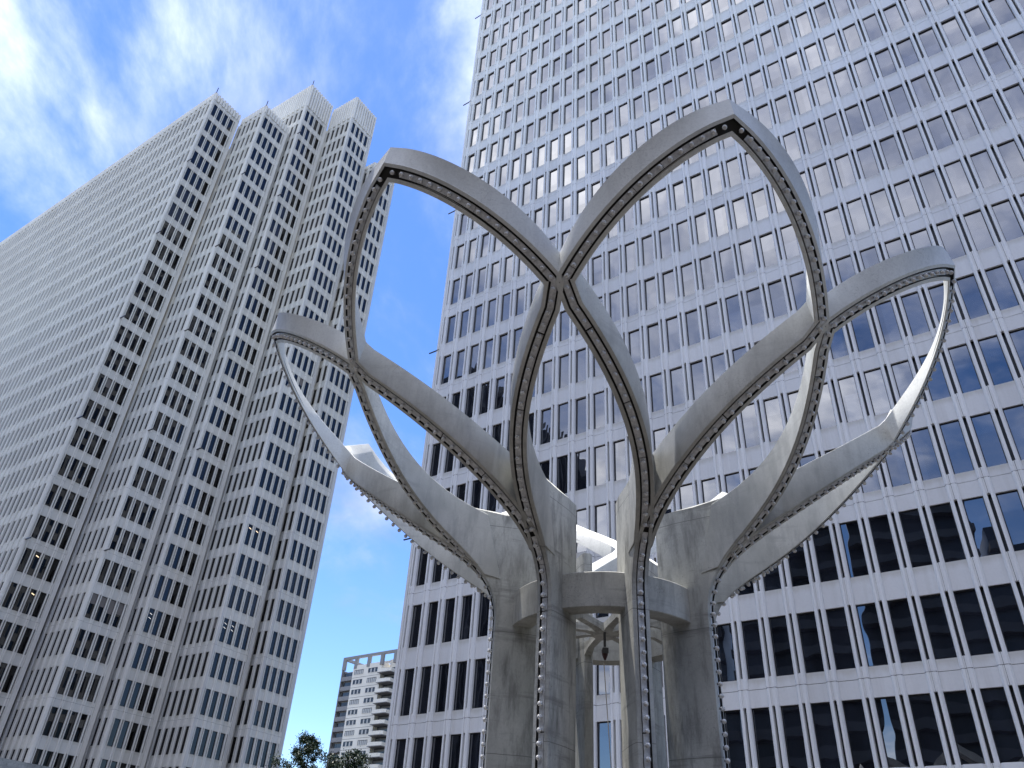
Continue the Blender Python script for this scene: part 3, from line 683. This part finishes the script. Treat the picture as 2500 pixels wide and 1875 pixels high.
# fin: pillar + upper plate
def fin_mesh():
    b = M(); R = R0+.0; zb = 0; zt = FIN_TOP+EYE
    y = lambda r: r
    zs = 5.15+EYE
    P = [(-.135, R-.015), (-.07, R), (-.062, R-.05), (.062, R-.05), (.07, R), (.135, R-.015), (.15, R-.10), (.15, 1.52), (.115, 1.20), (.07, FIN_IN), (-.07, FIN_IN), (-.115, 1.20), (-.15, 1.52), (-.15, R-.10)]
    # order is clockwise seen from above -> reverse
    n0 = len(b.v); n = len(P)
    LV = [(0., Rb), (low[0, 2]+EYE, R0)]+[(low[j, 2]+EYE+.0, low[j, 0]) for j in range(3, 19, 2)]
    def secf(r):
        d = r-R0; e = .003
        return [(x, yy+d+e) if yy > 1.8 and yy > R0-.06 else ((x, yy) if yy < 1.8 else (x, yy+d*.5)) for x, yy in P][::-1]
    for (za, ra), (zb2, rb) in zip(LV[:-1], LV[1:]):
        s0, s1 = secf(ra), secf(rb); b.add([(x, yy, za) for x, yy in s0]+[(x, yy, zb2) for x, yy in s1], [(i, (i+1) % n, n+(i+1) % n, n+i) for i in range(n)])
    b.add([(x, yy, LV[-1][0]) for x, yy in secf(LV[-1][1])], [tuple(range(n))])
    # upper plate from the split to the top, reaching out between the branches with a rounded nose
    lvl = [(LV[-1][0]+.002, 2.2), (5.55+EYE, 2.5), (5.80+EYE, 2.76), (6.2+EYE, 2.84), (6.42+EYE, 2.88)]
    for (za, ra), (zb_, rb) in zip(lvl[:-1], lvl[1:]):
        def sec(r): return [(-.13, r-.10), (-.09, r-.03), (0, r), (.09, r-.03), (.13, r-.10), (.15, 1.9), (.15, 1.52), (.115, 1.20), (.07, FIN_IN), (-.07, FIN_IN), (-.115, 1.20), (-.15, 1.52), (-.15, 1.9)][::-1]
        s0, s1 = sec(ra), sec(rb); k = len(s0)
        last = zb_ == lvl[-1][0]
        v = [(x, yy, za) for x, yy in s0]+[(x, yy, zb_ if not last else (FIN_TOP+EYE if yy < 1.95 else FIN_TOP+EYE+(yy-1.9)*.12)) for x, yy in s1]
        b.add(v, [(i, (i+1) % k, k+(i+1) % k, k+i) for i in range(k)])
        if last: b.add([v[k+i] for i in range(k)], [tuple(range(k))])
    return b
# material faces for the groove in the pillar
finm = fin_mesh()
for fi, fc in enumerate(finm.f):
    if len(fc) == 4:
        c = np.mean([finm.v[i] for i in fc], axis=0)
        if abs(c[0]) < .0665 and c[1] > R0-.06 and c[2] < low[19, 2]+EYE and abs(finm.v[fc[0]][0]) < .08 and abs(finm.v[fc[1]][0]) < .08: finm.m[fi] = 1
sc = empty('lotus_sculpture', (CX, CY, 0)); tag(sc, 'tall concrete flower sculpture of eight pillars branching into open petals lined with small bulbs', 'sculpture')
fin_me = finm.data('pillar', [C_COL, M_GROOVE], 30)
rib_me = {s: ribs[s][0].data('petal_rib', [C_RIB, M_GROOVE], 35) for s in ribs}
# ring beam segment (between petal k and k+1), local frame of the mid direction
RO, RI, ZR0, ZR1 = 1.70, 1.36, 4.30+EYE, 4.885+EYE
rg = M(); seg = 10; aa = np.radians(np.linspace(-22.5, 22.5, seg+1))
for s0, s1 in zip(aa[:-1], aa[1:]):
    pass
v = []
for a in aa:
    for r, z in ((RI, ZR0), (RO-.012, ZR0), (RO, ZR0+.012), (RO, ZR1-.012), (RO-.012, ZR1), (RI, ZR1)): v.append((r*math.sin(a), r*math.cos(a), z))
f = [(6*j+q, 6*j+(q+1) % 6, 6*(j+1)+(q+1) % 6, 6*(j+1)+q) for j in range(seg) for q in range(6)]
rg.add(v, f); rg_me = rg.data('ring_beam', [C_RING], 25)
# centre hub: eight haunched spokes and a disc, one piece per spoke
spk = M()
ZH = 4.42+EYE
v = []
for y_, w_, z0_, z1_2 in ((.10, .09, ZH-.07, ZH+.10), (.35, .07, ZH-.02, ZH+.10), (.9, .06, ZH-.02, ZH+.11), (1.25, .08, ZH-.16, ZH+.16), (1.4, .09, ZH-.32, ZH+.2)): v += [(-w_, y_, z0_), (w_, y_, z0_), (w_, y_, z1_2), (-w_, y_, z1_2)]
spk.add(v, [(4*j+q, 4*j+(q+1) % 4, 4*(j+1)+(q+1) % 4, 4*(j+1)+q) for j in range(4) for q in range(4)]); spk_me = spk.data('hub_spoke', [C_COL])
tray_p = M(); Ztop = low[0, 2]+EYE
z = .4
while z < Ztop-.1:
    tray_p.box(-.045, .045, R0-.052, R0-.018, z, min(z+1.78, Ztop-.01), 0); z += 1.8
for ja, jb_ in ((0, 9), (9, 17)):
    V = []
    for j in range(ja, jb_+1):
        zj, rj = low[j, 2]+EYE+(.01 if j == ja else 0), low[j, 0]
        V += [(-.045, rj-.05, zj), (-.045, rj-.016, zj), (.045, rj-.016, zj), (.045, rj-.05, zj)]
    k_ = jb_-ja; tray_p.add(V, [(4*a_+c_, 4*a_+(c_+1) % 4, 4*(a_+1)+(c_+1) % 4, 4*(a_+1)+c_) for a_ in range(k_) for c_ in range(4)]+[(3, 2, 1, 0), (4*k_, 4*k_+1, 4*k_+2, 4*k_+3)])
tray_me = tray_p.data('light_channel', [M_TRAY])
def tray_rib(side):
    _, o, Dn, W_, T = ribs[side]; b = M(); n = len(o); st = 2
    j = 4
    while j < n-2:
        e = min(j+7, n-2)
        V = []; 
        for q in range(j, e+1):
            g_ = 0.0
            for x, d in ((-.33, .043), (-.33, .012), (.33, .012), (.33, .043)): V.append(o[q]+W_[q]*x+Dn[q]*d)
        k = e-j
        F = [(4*a+c, 4*a+(c+1) % 4, 4*(a+1)+(c+1) % 4, 4*(a+1)+c) for a in range(k) for c in range(4)]+[(3, 2, 1, 0), (4*k, 4*k+1, 4*k+2, 4*k+3)]
        # pull the ends back a little so that joints show
        V = np.array(V); V[:4] += (V[4:8]-V[:4])*.12; V[-4:] -= (V[-4:]-V[-8:-4])*.0
        b.add(V, F if side > 0 else [ff[::-1] for ff in F]); j = e
    return b.data('light_channel', [M_TRAY])
tr_me = {s: tray_rib(s) for s in (-1, 1)}
# bulb: socket + globe
bulb = M()
def revolve(b, prof, n=10, m=0):
    V = []; 
    for r, z in prof: V += [(r*math.cos(2*math.pi*i/n), r*math.sin(2*math.pi*i/n), z) for i in range(n)]
    F = [(k*n+i, k*n+(i+1) % n, (k+1)*n+(i+1) % n, (k+1)*n+i) for k in range(len(prof)-1) for i in range(n)]
    b.add(V, F, m)
revolve(bulb, [(.0, -.02), (.017, -.02), (.017, .018), (.012, .02)], 8, 1)
RBL = .039
revolve(bulb, [(.012, .018)]+[(RBL*math.sin(a), .018+RBL*.9-RBL*math.cos(a)) for a in np.linspace(.5, math.pi-.001, 7)], 10, 0)
PB = Pieces('light_bulb', [M_BULB, M_SOCKET], sc, 300, 3, smooth=50)
def bulb_T(Tp, pos, outn, tang):
    zax = outn/np.linalg.norm(outn); xax = tang-zax*(tang@zax); xax /= np.linalg.norm(xax); yax = np.cross(zax, xax)
    T = np.eye(4); T[:3, 0] = xax; T[:3, 1] = yax; T[:3, 2] = zax; T[:3, 3] = pos+zax*.0
    jit = random.uniform(-.12, .12); T[:3, 2] += T[:3, 0]*jit
    return Tp@T
SP = .185
for k in range(8):
    a = math.radians(PH0+22.5+45*k)
    e = np.array([math.sin(a), -math.cos(a), 0]); t = np.array([math.cos(a), math.sin(a), 0])   # radial outward, tangential
    Tp = np.eye(4); Tp[:3, 0] = t; Tp[:3, 1] = e; Tp[:3, 2] = (0, 0, 1); Tp[:3, 3] = (CX, CY, 0)
    # (t, e, z) is left handed: flip the tangential axis
    Tp[:3, 0] = -t
    MT = Matrix(Tp.tolist())
    pil = put('pillar', fin_me, sc, MT)
    for s in (-1, 1):
        put('petal_rib', rib_me[s], sc, MT); put('light_channel', tr_me[s], sc, MT)
    put('light_channel', tray_me, sc, MT); put('hub_spoke', spk_me, sc, MT)
    a2 = a+math.radians(22.5); e2 = np.array([math.sin(a2), -math.cos(a2), 0]); t2 = np.array([math.cos(a2), math.sin(a2), 0])
    T2 = np.eye(4); T2[:3, 0] = -t2; T2[:3, 1] = e2; T2[:3, 3] = (CX, CY, 0); put('ring_beam', rg_me, sc, Matrix(T2.tolist()))
    z = .5
    while z < low[17, 2]+EYE:
        T = bulb_T(Tp, np.array([0, np.interp(z-EYE, low[:18, 2], low[:18, 0])-.018, z]), np.array([0, 1., -.15]), np.array([0, 0, 1.])); PB.add(bulb, T, .07, T[:3, 3]); z += SP
    for s in (-1, 1):
        _, o, Dn, W_, Tg = ribs[s]; d = np.concatenate([[0], np.cumsum(np.linalg.norm(np.diff(o, axis=0), axis=1))]); q = .32
        while q < d[-1]-.06:
            pos = np.array([np.interp(q, d, o[:, c]) for c in range(3)]); dn = np.array([np.interp(q, d, Dn[:, c]) for c in range(3)]); tg = np.array([np.interp(q, d, Tg[:, c]) for c in range(3)])
            T = bulb_T(Tp, pos+dn*.02, -dn, tg); PB.add(bulb, T, .07, T[:3, 3]); q += SP
PB.build()
hb = M(); revolve(hb, [(.0, ZH-.09), (.2, ZH-.09), (.24, ZH-.05), (.24, ZH+.1), (.0, ZH+.1)], 16); put('hub_disc', hb.data('hub_disc', [C_COL], 40), sc, Matrix.Translation((CX, CY, 0)))
# hoist block and rope hanging inside
ho = empty('hoist_block', (CX-.03, CY-.2, ZH-.42)); tag(ho, 'small dark red hoist block hanging under the hub inside the sculpture', 'hoist')
b = M(); revolve(b, [(0, -.13), (.02, -.12), (.05, -.04), (.058, .03), (.045, .07), (0, .08)], 12); put('block_shell', b.data('block_shell', [M_RED], 40), ho, Matrix.Translation((CX-.03, CY-.2, ZH-.42)))
b = M(); b.box(-.02, .02, -.02, .02, .1, .35); b.box(-.05, .05, -.1, -.075, -.03, .06); put('shackle', b.data('shackle', [M_STEEL]), ho, Matrix.Translation((CX-.03, CY-.2, ZH-.42)))
b = M(); p0 = Vector((CX-.05, CY-.2, ZH-.6)); p1 = Vector((CX+.25, CY-.1, .3)); dv = (p1-p0)
b.box(-.006, .006, -.006, .006, 0, dv.length); o = put('rope', b.data('rope', [M_ROPE]), ho); o.matrix_basis = Matrix.Translation(p0)@dv.to_track_quat('Z', 'Y').to_matrix().to_4x4()
